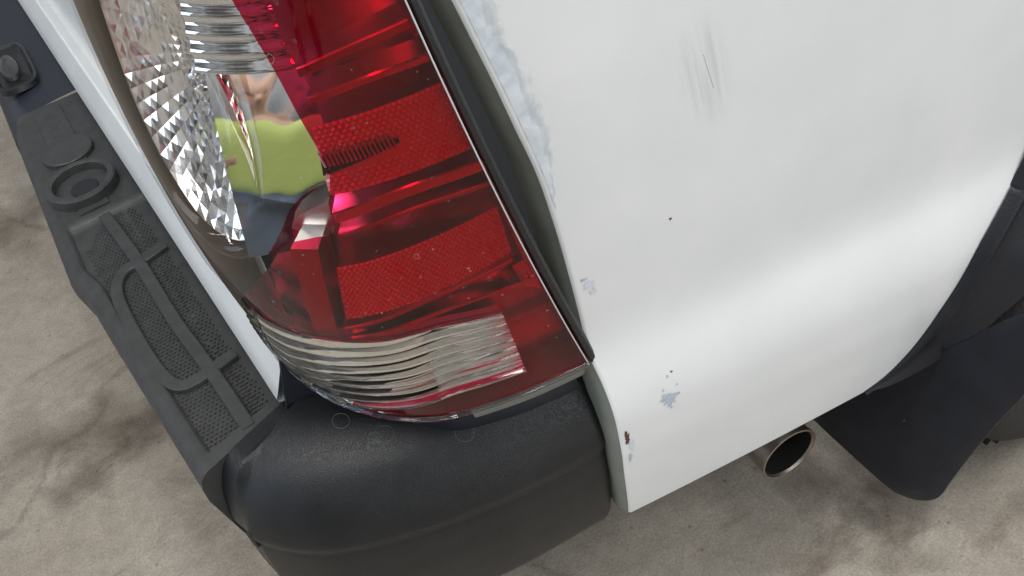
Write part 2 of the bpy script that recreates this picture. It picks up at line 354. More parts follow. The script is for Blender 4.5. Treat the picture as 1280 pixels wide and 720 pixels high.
# turn the rear edge and the bottom edge inward
flange = []
for j in range(NV + 1):
    p = pts[j, 0]
    flange.append([p + (-.0000, .000, 0), p + (-.0016, .0006, 0), p + (-.0030, .0024, 0), p + (-.0060, .0085, 0), p + (-.0085, .0140, 0), p + (-.006, .04, 0)])
mb = MB(); mb.grid(pts)
hem = []
for i in range(NU + 1):
    p = pts[0, i]; hem.append([p, p + (0, .0015, -.002), p + (0, .005, -.003), p + (0, .03, .004)])
mb.grid(hem)
edge_roll = np.array(flange)[:, :3]
mb.grid(edge_roll)
bed = mb.obj('bedside_panel', WHITE, truck, sharp=60)
bed['label'] = 'white painted bedside panel with a soft body crease'
MB().grid(np.array(flange)[:, 2:]).obj('bedside_return_flange', PRIMER, bed, label='grey green primed edge behind the tail light')

# putty smear along the light opening, standing slightly proud of the paint
def smear(name, inner_px, outer_px, mat, parent, thick=.0007, n=70, m=14, jag=.0016, label=None):
    A = spline([on_panel(*q) for q in inner_px], n); B = spline([on_panel(*q) for q in outer_px], n)
    ph = rng.uniform(0, 6, 6); rows = []
    for i in range(n):
        w = i / (n - 1); endf = min(1, w * 9, (1 - w) * 9)
        jj = jag * (math.sin(w * 23 + ph[0]) + .7 * math.sin(w * 57 + ph[1]) + .5 * math.sin(w * 131 + ph[2]))
        row = []
        for k in range(m + 1):
            u = k / m; p = A[i] + (B[i] - A[i]) * u * endf; p[0] += jj * u
            t = thick * (min(1, (1 - u) * 6) ** .5) * (.65 + .35 * math.sin(u * 9 + w * 31 + ph[3]) * math.sin(w * 77 + ph[4] + u * 5)) * min(1, endf * 2)
            row.append(panel(p[0], p[2], max(t, .00012)))
        rows.append(row)
    fd = [[(1 - k / m) for k in range(m + 1)] for i in range(n)]
    return MB().grid(rows).obj(name, mat, parent, label=label, fade=fd)
smear('filler_smear', [(545, -50), (575, 2), (600, 52), (625, 102), (653, 160), (680, 220), (694, 262)],
      [(592, -60), (620, 0), (640, 45), (657, 82), (675, 122), (688, 165), (694, 205), (697, 252)], SMEARM, bed, label='pale blue body filler smeared along the light opening')
def chip(name, px, py, rx_, rz_, mat, off=.0004, spikes=14, jag=.5, label=None):
    c = on_panel(px, py); v = [panel(c[0], c[2], off)]; n = spikes * 2
    for k in range(n):
        a = 2 * math.pi * k / n; q = 1 + jag * rng.uniform(-1, 1)
        v.append(panel(c[0] + rx_ * q * math.cos(a), c[2] + rz_ * q * math.sin(a), off))
    return mesh_obj(name, v, [(0, 1 + k, 1 + (k + 1) % n) for k in range(n)], mat, bed, label=label)
chip('paint_chip', 838, 499, .0085, .010, CHIP, label='ragged paint chip low on the white panel')
chip('paint_chip', 842, 505, .003, .003, WHITE, off=.0007)
chip('paint_chip', 834, 470, .0012, .0018, CHIP); chip('paint_chip', 839, 464, .0011, .001, DARK)
chip('paint_chip', 846, 480, .0012, .001, CHIP); chip('paint_chip', 829, 488, .001, .0018, CHIP)
chip('paint_chip', 735, 357, .006, .004, FILLER); chip('paint_chip', 741, 364, .003, .003, FILLER); chip('paint_chip', 729, 350, .003, .0015, CHIP)
chip('paint_chip', 838, 273, .0013, .0013, RUST)
chip('rust_chip', 784, 548, .0022, .010, RUST, label='rusty chip on the rear panel edge by the bumper')
chip('rust_chip', 788, 572, .002, .006, CHIP); chip('paint_chip', 790, 557, .0028, .008, FILLER)
# thin scratches inside the scuff
def scratch(path, r=.00035, mat=DARK):
    P = [on_panel(*q) for q in path]; return MB().tube([panel(p[0], p[2], .0001) for p in spline(P, 12)], r, 5).obj('scratch', mat, bed)
SCR = film('scratch_grey', (.24, .24, .23), .38)
scratch([(879, 68), (885, 88), (892, 110)], .00022, SCR)

# ---- tailgate (profile swept along Y)
def swept_y(name, profile, y0, y1, xoff, mat, parent, n=24, **kw):
    rows = [[(x + xoff(y), y, z) for x, z in profile] for y in np.linspace(y0, y1, n)]
    return MB().grid(rows).obj(name, mat, parent, **kw)
tgx = lambda y: .008 - .0245 * (y - .0)
tg_prof = [(.08, .609), (.002, .609), (-.0015, .611), (-.002, .615), (.006, .632), (.0155, .654), (.0185, .660), (.022, .661), (.035, .650), (.0395, .655), (.041, .68), (.042, .74), (.045, .9), (.05, 1.12), (.09, 1.125)]
swept_y('tailgate', tg_prof, .170, 1.75, tgx, WHITE, truck, label='white tailgate seen almost edge on')

# ------------------------------------------------------------------ tail light
B0 = [(.022, .178), (.031, .133), (.045, .092), (.063, .062), (.083, .037), (.108, .016), (.138, .003), (.181, -.009), (.22, -.016), (.25, -.020)]
B1 = [(.000, .172), (.004, .132), (.016, .094), (.035, .060), (.058, .033), (.085, .012), (.113, -.002), (.145, -.0125), (.173, -.0195), (.199, -.0245)]
B2 = [(.006, .165), (.009, .130), (.018, .096), (.033, .064), (.052, .037), (.073, .016), (.094, .001), (.116, -.010), (.138, -.0175), (.159, -.0225)]
B0, B1, B2 = map(np.array, (B0, B1, B2))
def S(u, z):
    u, z = np.broadcast_arrays(np.asarray(u, float), np.asarray(z, float))
    t = (z - .66) / .40
    w0, w1, w2 = (t - .5) * (t - 1) * 2, -4 * t * (t - 1), 2 * t * (t - .5)
    x = u * 9; i = np.clip(np.floor(x).astype(int), 0, 8); f = (x - i)[..., None]
    g = lambda k: B0X[k] * w0[..., None] + B1X[k] * w1[..., None] + B2X[k] * w2[..., None]
    p0, p1, p2, p3 = g(i), g(i + 1), g(i + 2), g(i + 3)
    fc = np.clip(f, 0, 1)
    p = .5 * (2 * p1 + (p2 - p0) * fc + (2 * p0 - 5 * p1 + 4 * p2 - p3) * fc ** 2 + (3 * p1 - p0 - 3 * p2 + p3) * fc ** 3)
    p = p + np.where(f < 0, (p2 - p0) / 2 * f, 0) + np.where(f > 1, (p3 - p1) / 2 * (f - 1), 0)
    return np.concatenate([p, z[..., None]], -1)
def padded(B): return np.vstack([2 * B[0] - B[1], B, 2 * B[-1] - B[-2]])
B0X, B1X, B2X = padded(B0), padded(B1), padded(B2)
def SO(u, z, d=0.):
    e = 2e-3; a = S(u + e, z) - S(u - e, z); b = S(u, z + e) - S(u, z - e)
    n = np.cross(a, b); n = n * (SGN_RAW / np.linalg.norm(n, axis=-1, keepdims=True))
    return S(u, z) - n * d
_a = S(.502, .8) - S(.498, .8); _b = S(.5, .802) - S(.5, .798); _c = np.cross(_a, _b); SGN_RAW = 1 if (_c[0] + _c[1]) < 0 else -1
_tables = {}
def projv(W):
    c = (W - CAM) @ CM; return np.stack([640 + FPX * c[..., 0] / c[..., 2], 360 + FPX * c[..., 1] / c[..., 2]], -1)
def uzs(pix, d=0.):
    """(u, z) on the lens (or on a surface d inside it) under photo positions"""
    T = np.array(pix, float).reshape(-1, 2)
    if d not in _tables:
        gu, gz = np.meshgrid(np.linspace(-.12, 1.1, 46), np.linspace(.58, 1.26, 46), indexing='ij')
        W = SO(gu, gz, d); vis = ((W - CAM) * (W - SO(gu, gz, d + .002))).sum(-1) < 0
        pj = projv(W); pj[~vis] = 1e6
        _tables[d] = (np.stack([gu.ravel(), gz.ravel()], 1), pj.reshape(-1, 2))
    G, PJ = _tables[d]
    q = G[np.argmin(((PJ[None] - T[:, None]) ** 2).sum(-1), 1)].copy()
    for _ in range(14):
        r = projv(SO(q[:, 0], q[:, 1], d)) - T
        Ju = (projv(SO(q[:, 0] + 1e-3, q[:, 1], d)) - T - r) / 1e-3; Jz = (projv(SO(q[:, 0], q[:, 1] + 1e-3, d)) - T - r) / 1e-3
        J = np.stack([Ju, Jz], -1); JT = J.transpose(0, 2, 1)
        st = np.linalg.solve(JT @ J + 5. * np.eye(2), -(JT @ r[..., None]))[..., 0]
        q += np.clip(st, -.04, .04); q[:, 0] = np.clip(q[:, 0], -.15, 1.15); q[:, 1] = np.clip(q[:, 1], .55, 1.3)
    return q
def uz(px, py, d=0.): return uzs([(px, py)], d)[0]

ZL, ZH = .66, 1.10
# housing shell = the part; lenses and reflectors are its sub-parts
us = np.linspace(0, 1, 60); zs = np.linspace(ZL, ZH, 50)
hb = MB(); back = np.array([[SO(u, z, .135) + np.array([0, .108 * (1 - u) ** 6, 0]) for z in zs] for u in us])
hb.grid(back)
for u in (0., 1.):
    hb.grid([[SO(u, z, d) + np.array([0, .8 * d if u == 0 else 0, 0]) for z in zs] for d in (.0025, .03, .135)])
for z in (ZL, ZH):
    hb.grid([[SO(u, z, d) for u in us] for d in (.0025, .03, .135)])
light = hb.obj('tail_light', HOUSING, truck, label='tall wrap-around tail light with red and clear lens')

clear_edge = [(215, -150), (262, -60), (290, 0), (318, 46), (345, 92), (375, 148), (402, 195), (412, 222), (411, 255), (417, 290), (392, 297), (362, 304), (345, 316), (338, 332), (322, 350), (302, 372)]
CE = uzs(clear_edge)
rib_top = [(302, 372), (322, 393), (352, 410), (388, 422), (430, 428), (480, 427), (540, 412), (590, 401), (628, 392)]
rib_bot = [(332, 428), (352, 452), (378, 476), (408, 496), (448, 509), (500, 512), (565, 496), (610, 482), (658, 465)]
RT, RB = uzs(rib_top), uzs(rib_bot)
def seg_dist(P, poly, closed=True):
    """distance from each point of P to the polyline, nearest points"""
    best = np.full(len(P), 9.); near = np.zeros_like(P)
    n = len(poly)
    for i in range(n if closed else n - 1):
        a, b = poly[i], poly[(i + 1) % n]; ab = b - a
        t = np.clip(((P - a) @ ab) / max(ab @ ab, 1e-12), 0, 1); q = a + t[:, None] * ab
        d = np.linalg.norm(P - q, axis=1); k = d < best; best[k] = d[k]; near[k] = q[k]
    return best, near
def inside(P, poly):
    x, y = P[:, 0], P[:, 1]; c = np.zeros(len(P), bool); n = len(poly)
    for i in range(n):
        a, b = poly[i], poly[(i + 1) % n]
        k = ((a[1] > y) != (b[1] > y)) & (x < (b[0] - a[0]) * (y - a[1]) / (b[1] - a[1] + 1e-15) + a[0]); c ^= k
    return c
SC = np.array([.42, 1.0])                                          # u -> metres, roughly
CEs = spline(CE, 160)
clear_poly = np.vstack([[(-.2, 1.4)], [(CE[0][0], 1.4)], CEs, [(-.2, CE[-1][1])]]) * SC
RTs = spline(RT, 90); RBs = spline(RB, 90)
rib_poly = np.vstack([[(-.2, CE[-1][1])], RTs, RBs[::-1], [(RB[0][0], .6)], [(-.2, .6)]]) * SC
NUu, NZz = 300, 330
ug = np.linspace(0, 1, NUu + 1); zg = np.linspace(ZL, ZH, NZz + 1)
UU, ZZ = np.meshgrid(ug, zg, indexing='ij'); P = np.stack([UU.ravel(), ZZ.ravel()], 1) * SC
cell = .0016
for poly in (clear_poly, rib_poly):
    d, q = seg_dist(P, poly); k = d < cell * .5
    inner = (UU.ravel() > 0) & (UU.ravel() < 1) & (ZZ.ravel() > ZL) & (ZZ.ravel() < ZH)
    k &= inner; P[k] = q[k]
PU = P / SC
V = S(PU[:, 0], PU[:, 1])
idx = np.arange((NUu + 1) * (NZz + 1)).reshape(NUu + 1, NZz + 1)
Q = np.stack([idx[:-1, :-1], idx[1:, :-1], idx[1:, 1:], idx[:-1, 1:]], -1).reshape(-1, 4)
cen = P[Q].mean(1)
in_clear = inside(cen, clear_poly); in_rib = inside(cen, rib_poly) & ~in_clear
def sub_mesh(mask):
    f = Q[mask]; used, inv = np.unique(f, return_inverse=True); return V[used], inv.reshape(-1, 4)
def lens_obj(name, mask, mat, label):
    v, f = sub_mesh(mask); return mesh_obj(name, v, f, mat, light, label=label)
lens_obj('clear_lens', in_clear, CLEAR, 'clear part of the outer lens')
lens_obj('red_lens', ~in_clear & ~in_rib, RED, 'red part of the outer lens')

# ribbed reverse lens: nine rounded ribs, solid clear plastic
def rib_surface(t, s):                                             # t along, s 0 top .. 1 bottom
    a = RTs[min(int(round(t * 89)), 89)]; b = RBs[min(int(round(t * 89)), 89)]
    return a + (b - a) * s
NR = 8
sv = np.linspace(0, 1, NR * 8 + 1)[None, :, None]
QQ = RTs[:, None] * (1 - sv) + RBs[:, None] * sv
hh = np.abs(np.sin(math.pi * sv[..., 0] * NR)) ** .7 * np.ones((90, 1))
rows_f = SO(QQ[..., 0], QQ[..., 1], (.0010 - .0030 * hh)[..., None]); rows_b = SO(QQ[..., 0], QQ[..., 1], .0052)
rm = MB(); A, Bk = np.array(rows_f), np.array(rows_b)
rm.grid(A); rm.grid(Bk)
rm.grid(np.stack([A[:, 0], Bk[:, 0]], 1)); rm.grid(np.stack([A[:, -1], Bk[:, -1]], 1))
rm.grid(np.stack([A[0], Bk[0]], 1)); rm.grid(np.stack([A[-1], Bk[-1]], 1))
rm.obj('ribbed_reverse_lens', RIBGLASS, light, label='clear ribbed reversing lens at the bottom of the light', sharp=50)
# behind the ribs: chrome tray, then a frosted block at its outer end
def back_patch(t0, t1, d, mat, name, **kw):
    rows = []
    for t in np.linspace(t0, t1, 50):
        rows.append([SO(*rib_surface(t, s), d + .012 * math.sin(math.pi * s)) for s in np.linspace(-.04, 1.04, 16)])
    return MB().grid(rows).obj(name, mat, light, **kw)
back_patch(0, .72, .012, pbr('bright_satin_tray', (.96, .95, .93), .22, metal=1), 'reverse_reflector')
back_patch(.715, 1.0, .009, AMBERISH, 'reverse_backing', label='pale frosted block behind the ribs')

# chamber behind the red lens
def uz_patch(name, quad_px, d, mat, nu=30, nz=20, bulge=0., **kw):
    q = uzs(quad_px, d); rows = []
    for a in np.linspace(0, 1, nu):
        rows.append([SO(*((q[0] * (1 - a) + q[1] * a) * (1 - b) + (q[3] * (1 - a) + q[2] * a) * b), d - bulge * math.sin(math.pi * a) * math.sin(math.pi * b)) for b in np.linspace(0, 1, nz)])
    return MB().grid(rows).obj(name, mat, light, **kw)
rc = MB(); rows = []
cl_u = lambda z: np.interp(z, CEs[::-1, 1], CEs[::-1, 0]) if z > CE[-1][1] else .2
for z in np.linspace(ZL, ZH, 60):
    u0 = max(.12, cl_u(z) - .005) if z > .79 else .10
    rows.append([SO(u0 + (1 - u0) * a, z, .034 + .004 * math.sin(z * 90)) for a in np.linspace(0, 1, 50)])
rc.grid(rows); rc.obj('red_chamber_reflector', REDCHROME, light)
def bar(name, pix, w, d0, d1, mat, n=24, **kw):
    """a rib inside the light: follows the lens, half width w in z, from depth d0 (outer face) to d1"""
    q = spline(uzs(pix, d0), n); rows = []
    for a, z in q:
        rows.append([SO(a, z + w, d1), SO(a, z + w, d0 + .001), SO(a, z + w - .001, d0), SO(a, z - w + .001, d0), SO(a, z - w, d0 + .001), SO(a, z - w, d1)])
    m = MB().grid(rows); k = len(rows)
    m.f.append(tuple(range(6))); m.f.append(tuple(range((k - 1) * 6, k * 6)))
    return m.obj(name, mat, light, sharp=25, **kw)
bar('chamber_ledge', [(372, 92), (440, 62), (512, 30)], .0035, .010, .034, REDCHROME)
bar('chamber_ledge', [(385, 128), (460, 100), (537, 72)], .0030, .012, .034, CHROME_F)
bar('chamber_ledge', [(418, 274), (510, 240), (606, 206)], .0050, .006, .034, CHROME_F)
bar('chamber_ledge', [(424, 296), (520, 262), (618, 228)], .0022, .012, .034, REDCHROME)
bar('chamber_ledge', [(432, 412), (540, 375), (642, 326)], .0022, .008, .034, REDCHROME)
bar('chamber_ledge', [(440, 424), (560, 388), (672, 348)], .0022, .004, .034, CHROME_F)
def upright(name, pix, hw, d0, d1, mat):
    q = spline(uzs(pix, d0), 24); rows = []
    for a, z in q: rows.append([SO(a - hw, z, d1), SO(a - hw, z, d0), SO(a + hw, z, d0), SO(a + hw, z, d1)])
    m = MB().grid(rows); k = len(rows); m.f.append((0, 1, 2, 3)); m.f.append(tuple(range((k - 1) * 4, k * 4)))
    return m.obj(name, mat, light, sharp=25)
upright('chamber_upright', [(380, 312), (392, 362), (408, 416)], .035, .006, .034, REDCHROME)
upright('chamber_upright', [(556, 96), (590, 165), (622, 235), (648, 300), (668, 345)], .010, .006, .034, REDCHROME)
uz_patch('highlight_facet', [(640, 332), (662, 322), (676, 360), (655, 358)], .006, CHROME_F, 6, 6, -.003)  # chrome facet shaped to stand in for the bright highlights here

# reflex panels: plates of small six-sided prisms
def reflex(quad_px, d, pitch, label, skip=None):
    q = uzs(quad_px, d); c = q[[0, 1, 2, 3]]
    w = np.linalg.norm(SO(*q[1], d) - SO(*q[0], d)); h = np.linalg.norm(SO(*q[3], d) - SO(*q[0], d))
    f = lambda a, b: (q[0] * (1 - a) + q[1] * a) * (1 - b) + (q[3] * (1 - a) + q[2] * a) * b
    m = MB(); m.grid([[SO(*f(a, b), d + .0012) for b in np.linspace(0, 1, 14)] for a in np.linspace(0, 1, 24)])
    nx, ny = int(w / pitch), int(h / (pitch * .866))
    ij = np.array([((i + .5 + .5 * (j % 2)) / (nx + .5), (j + .5) / ny) for j in range(ny) for i in range(nx)])
    if skip: ij = ij[~((ij[:, 0] > skip[0]) & (ij[:, 0] < skip[1]) & (ij[:, 1] > skip[2]) & (ij[:, 1] < skip[3]))]
    fv = lambda a, b: (q[0] * (1 - a)[..., None] + q[1] * a[..., None]) * (1 - b)[..., None] + (q[3] * (1 - a)[..., None] + q[2] * a[..., None]) * b[..., None]
    an = math.pi / 3 * np.arange(6) + math.pi / 6
    rq = fv(ij[:, :1] + .5 * pitch / w * np.cos(an), ij[:, 1:] + .5 * pitch / h * np.sin(an)); rings = SO(rq[..., 0], rq[..., 1], d + .001)
    tl = rng.uniform(-.05, .05, ij.shape) * (pitch / w, pitch / h); aq = fv(ij[:, 0] + tl[:, 0], ij[:, 1] + tl[:, 1]); apx = SO(aq[:, 0], aq[:, 1], d - .0010)
    for rg, ap in zip(rings, apx): m.add(list(rg) + [ap], [(k, (k + 1) % 6, 6) for k in range(6)])
    return mesh_obj('reflex_panel', m.v, m.f, REFLEX, light, smooth=False, label=label)
reflex([(388, 160), (556, 102), (592, 186), (412, 246)], .010, .0041, 'upper honeycomb reflector behind the red lens', skip=(.05, .58, .42, .66))
reflex([(420, 336), (622, 258), (640, 316), (432, 400)], .010, .0041, 'lower honeycomb reflector behind the red lens')
uz_patch('reflex_slot', [(400, 196), (498, 172), (500, 178), (404, 220)], .0095, DARK, 12, 6)
q = uzs([(402, 200), (490, 176)], .008)
for k in range(17):
    a = k / 16; c0 = q[0] * (1 - a) + q[1] * a
    MB().tube([SO(c0[0], c0[1] + .006, .008), SO(c0[0] + .003, c0[1] - .006, .008)], .0010, 5).obj('slot_fin', REDCHROME, light)

# chrome behind the clear lens and the big oval lamp
def quad_patch(name, corners, mat, nu=30, nz=30, bulge=0., ripple=0., **kw):
    """corners: (px, py, depth) top-left, top-right, bottom-right, bottom-left"""
    c4 = [np.array([*uz(x, y, d), d]) for x, y, d in corners]; rows = []
    for a in np.linspace(0, 1, nu):
        row = []
        for b in np.linspace(0, 1, nz):
            q = (c4[0] * (1 - a) + c4[1] * a) * (1 - b) + (c4[3] * (1 - a) + c4[2] * a) * b
            row.append(SO(q[0], q[1], q[2] + bulge * math.sin(math.pi * b) + ripple * math.sin(b * 56)))
        rows.append(row)
    return MB().grid(rows).obj(name, mat, light, **kw)
quad_patch('chrome_surround', [(185, -120, .045), (330, -120, .075), (376, 84, .045), (246, 90, .030)], CHROME, nz=90, bulge=.004, ripple=.0008, label='upper chrome panel beside the oval lamp')
rim_px = [(98, -20), (128, 70), (160, 150), (205, 235), (252, 300), (296, 326), (326, 312), (331, 270), (318, 215), (296, 160), (262, 90), (226, 10), (190, -70), (150, -130), (110, -110), (92, -70)]
LN = np.array([-.8, -.58, .1]); LN /= np.linalg.norm(LN); L0 = SO(*uz(215, 120), .045)
rim = spline([CAM + ray(*q) * ((L0 - CAM) @ LN) / (ray(*q) @ LN) for q in rim_px], ts=np.linspace(0, 1, 120, endpoint=False), closed=True)
LC = rim.mean(0)
PN = np.array([-.40, -.85, .35]); PN /= np.linalg.norm(PN)
def on_plane(q, P0, n): return CAM + ray(*q) * ((P0 - CAM) @ n) / (ray(*q) @ n)
PP = on_plane((331, 270), L0, LN)
c4 = [on_plane(q, PP, PN) for q in ((255, 88), (402, 84), (440, 302), (312, 322))]
MB().grid([[(c4[0] * (1 - a) + c4[1] * a) * (1 - b) + (c4[3] * (1 - a) + c4[2] * a) * b + PN * (.0046 * math.sin(math.pi * b) + .00012 * math.sin(a * 11 + b * 3) * math.sin(b * 15 + a * 4)) for b in np.linspace(0, 1, 30)] for a in np.linspace(0, 1, 20)]).obj('chrome_surround', CHROME, light, label='chrome panel beside the oval lamp')
def lring(s, d): return LC + (rim - LC) * s - LN * d
MB().grid([lring(1.0, .03), lring(1.0, .002), lring(.985, .0), lring(.945, -.0005), lring(.90, .003), lring(.875, .012)], close_v=True).obj('lamp_rim', thin_lens('lamp_rim_plastic', (.90, .87, .82), .05), light, label='clear rim round the oval lamp')
rows_ = [lring(1.0, .03), lring(1.10, .034)]
MB().grid(rows_, close_v=True).obj('lamp_skirt', HOUSING, light)
# faceted chrome bowl
bm_ = MB(); NA, NRd = 60, 17; lev = []
for r in range(NRd + 1):
    q = .90 * (1 - r / (NRd + .4)); lev.append(lring(q, .008 + .045 * (1 - (q / .90) ** 2)))
for r in range(NRd):
    for k in range(NA):
        i0, i1 = k * 2, (k * 2 + 2) % 120
        pv = [lev[r][i0], lev[r][i1], lev[r + 1][i1], lev[r + 1][i0]]
        mid = sum(pv) / 4; nn = np.cross(pv[2] - pv[0], pv[3] - pv[1]); nn /= np.linalg.norm(nn) + 1e-12
        sz = math.sqrt(np.linalg.norm(np.cross(pv[2] - pv[0], pv[3] - pv[1])) / 2)
        mid = mid + nn * (.07 + rng.uniform(-.09, .09)) * sz
        bm_.add(pv + [mid], [(0, 1, 4), (1, 2, 4), (2, 3, 4), (3, 0, 4)])
mesh_obj('lamp_bowl', bm_.v, bm_.f, CHROME_F, light, smooth=False, label='faceted chrome bowl of the lamp')
# clear fluted dome over the bowl's middle, and the bulb
rows = []
for q, d in ((.62, .014), (.61, .006), (.54, -.001), (.40, -.005), (.22, -.007), (.02, -.008)):
    rows.append([p for p in LC + (rim - LC) * (q * (1 + .02 * np.cos(np.arange(120) * math.pi / 2)))[:, None] - LN * d])
MB().grid(rows, close_v=True).obj('lamp_optic', thin_lens('optic_plastic', (.97, .97, .97), gloss=.8), light, label='clear fluted optic in the lamp')
MB().tube([LC - LN * t for t in np.linspace(.052, .018, 12)], [.009, .009, .009, .0085, .009, .0098, .010, .010, .0094, .0078, .005, .0012], 16).obj('bulb', glass('bulb_glass', (1, 1, 1)), light)

# lens edge bead, gasket
rightedge = [SO(.995, z, -.0008) for z in np.linspace(ZL, ZH, 60)]
botedge = [SO(u, ZL, -.0005) for u in np.linspace(0.0, .995, 90)]
MB().tube(botedge, .0030, 8).obj('lens_edge', EDGE, light, label='clear moulded edge along the foot of the lens')
MB().tube([SO(u, ZL - .0048, .002) for u in np.linspace(0, .99, 90)], .0024, 8).obj('lens_edge', EDGE, light)
MB().tube(rightedge, .0006, 8).obj('lens_edge', pbr('pale_lens_edge', (.62, .62, .63), .12), light, label='bright outer edge of the lens')
gk = MB(); rows = []
for z in np.linspace(ZL - .004, ZH, 60):
    rows.append([SO(1.000, z, .012), SO(1.004, z, .0015), SO(1.010, z, -.0006), SO(1.026, z, -.0002), SO(1.033, z, .002), SO(1.038, z, .006), SO(1.042, z, .02)])
gk.grid(rows); gk.obj('gasket', RUBBER, light, label='black rubber gasket along the side of the lens')

# dried water spots on the lens
wm = MB()
spots = [(338, 73, 8), (326, 38, 3), (345, 2, 4), (369, 51, 3), (521, 320, 5), (612, 348, 4), (683, 337, 4), (642, 275, 4), (497, 412, 2.5), (541, 311, 2), (305, 67, 2), (270, 92, 2), (540, 222, 2), (586, 335, 2), (425, 180, 1.5)]
while len(spots) < 130:
    x, y = rng.uniform(340, 720), rng.uniform(60, 470)
    if y > 250 or rng.random() < .25: spots.append((x, y, rng.uniform(.7, 2.2)))
SQ = uzs([(x, y) for x, y, r in spots])
for (x, y, r), q in zip(spots, SQ):
    if not (0.02 < q[0] < .985 and ZL + .004 < q[1] < ZH): continue
    c = S(*q); rr = r * np.linalg.norm(c - CAM) / FPX; n = 12; rg = []
    j = rng.uniform(.8, 1.2, n)
    thin = r > 2.4
    fi = .84 if thin else .5
    k0 = len(wm.v)
    an = 2 * math.pi * np.arange(n) / n
    for fac in (1.0, fi): rg.append(SO(q[0] + rr * fac * j * np.cos(an) / .42, q[1] + rr * fac * j * .9 * np.sin(an), -.00035))
    wm.grid(rg, close_v=True)
    if not thin and rng.random() < .35: wm.f.append(tuple(range(k0 + n, k0 + 2 * n)))
wm.obj('dried_water_spots', SPOT, light, kind='stuff', label='dried water spots scattered over the lens')

# ------------------------------------------------------------------ rear bumper
plan = [(-.100, .142), (-.092, .118), (-.080, .096), (-.060, .072), (-.032, .048), (.004, .029), (.045, .013), (.095, -.002), (.150, -.014), (.208, -.0212), (.246, -.0252)]
PL = spline(plan, 160); TG = np.gradient(PL, axis=0); TG /= np.linalg.norm(TG, axis=1)[:, None]
NI = np.stack([-TG[:, 1], TG[:, 0]], 1)                              # inward normal (to +x, +y)
prof = np.array([(.150, .598), (.125, .606), (.100, .6095), (.080, .6085), (.062, .604), (.046, .596), (.032, .584), (.020, .569), (.011, .551), (.006, .537), (.0035, .526), (.0038, .519), (.0056, .514), (.0062, .508), (.0054, .500), (.0045, .48), (.004, .44), (.007, .39), (.014, .35), (.03, .335), (.06, .33)])
PR = spline(prof, 110)
rows = []
for i, (p, n) in enumerate(zip(PL, NI)):
    t = i / 159; rise = ss(.085, .165, t); row = []
    for d, z in PR:
        dd = (d * (.45 + .55 * rise) if z > .515 and d < .1 else d) - .007 * rise + .007
        if z > .5: zz = .5 + (z - .5) * (1 - .075 * (1 - rise)) + .012 * ss(.55, .95, t) * ss(.5, .6, z)
        else: zz = z + .022 * ss(.45, 1, t) * (0.5 - z) / .17
        row.append((p[0] + n[0] * dd, p[1] + n[1] * dd, zz))
    rows.append(row)
# rounded front end of the cap
last = np.array(rows[-1]); prev = np.array(rows[-2]); adv = last[40] - prev[40]; adv /= np.linalg.norm(adv)
tang = np.gradient(last, axis=0); tang /= np.linalg.norm(tang, axis=1)[:, None]
nin = np.cross(tang, adv); nin /= np.linalg.norm(nin, axis=1)[:, None]
if (nin[40] @ np.array([0, 1, 0])) < 0: nin = -nin
for th in np.linspace(.15, math.pi / 2, 8):
    rows.append(last + adv * .016 * math.sin(th) + nin * .016 * (1 - math.cos(th)))
e = np.array(rows[-1]); cen_ = np.array([e[40][0], e[40][1] + .06, .5])
rows.append(e + (cen_ - e) * .5); rows.append(e * 0 + cen_)
bumper = bpy.data.objects.new('rear_bumper', None); COL.objects.link(bumper); bumper.parent = truck
bumper['label'] = 'black plastic rear bumper with step pad'
corner = MB().grid(rows).obj('corner_cap', BLACK, bumper, sharp=50, label='grained black corner cap of the bumper')
# dark box painted as the shade of an opening in the cap's rear face
ks = min(range(60), key=lambda i: np.abs(proj((*(PL[i] + NI[i] * .006), .515)) - (318, 668)).sum())
c = PL[ks] + NI[ks] * .0065
sl = MB(); sl.box((-.0035, -.0030, -.012), (.0035, .0030, .012))
so = sl.obj('slot_shade', DARK, bumper, smooth=False); so.location = (c[0], c[1], .516)
so.rotation_euler = (0, 0, math.atan2(TG[ks][1], TG[ks][0]))
# dried drops drawn as thin rings on the cap
from mathutils.bvhtree import BVHTree
def ring_on(ob, px, py, r, tube, mat, parent):
    bv = BVHTree.FromObject(ob, bpy.context.evaluated_depsgraph_get())
    pts_ = []
    for k in range(28):
        a = 2 * math.pi * k / 28
        dr = Vector(ray(px + r * math.cos(a), py + r * .85 * math.sin(a))).normalized()
        h = bv.ray_cast(Vector(CAM), dr)
        if h[0] is None: return
        pts_.append(np.array(h[0]) - np.array(dr) * .0003)
    pts_.append(pts_[0]); pts_.append(pts_[1])
    MB().tube(pts_, tube, 5, cap=False).obj('dried_drop_ring', mat, parent)
bpy.context.view_layer.update()
for q in ((426, 526, 11), (481, 542, 12), (581, 542, 12), (468, 547, 8)): ring_on(corner, *q, .00022, CHALK, bumper)

# step pad
pad_out = lambda y: interp(y, [.13, .40, .49, .53, .90, .935], [-.0985, -.120, -.126, -.136, -.128, -.118])
def pad_in(y): return tgx(y) + .02
TRAY = .5935
rows = []
for y in np.concatenate([np.linspace(.150, .175, 12), np.linspace(.18, .945, 130)]):
    xo, xi = pad_out(y), pad_in(y); tr_ = float(ss(.168, .173, y) * (1 - ss(.615, .622, y))); zt = .6 - (.6 - TRAY) * tr_
    row = [(xo + o, y, z) for o, z in ((.016, .44), (.008, .50), (.0, .565), (.0008, .583), (.004, .593), (.009, .598), (.015, .6), (.0205, .6), (.0225, .5995 - (.6 - zt) * .1), (.0255, zt))]
    for x in np.linspace(xo + .027, xi, 8): row.append((x, y, zt))
    rows.append(row)
pr = np.array(rows)
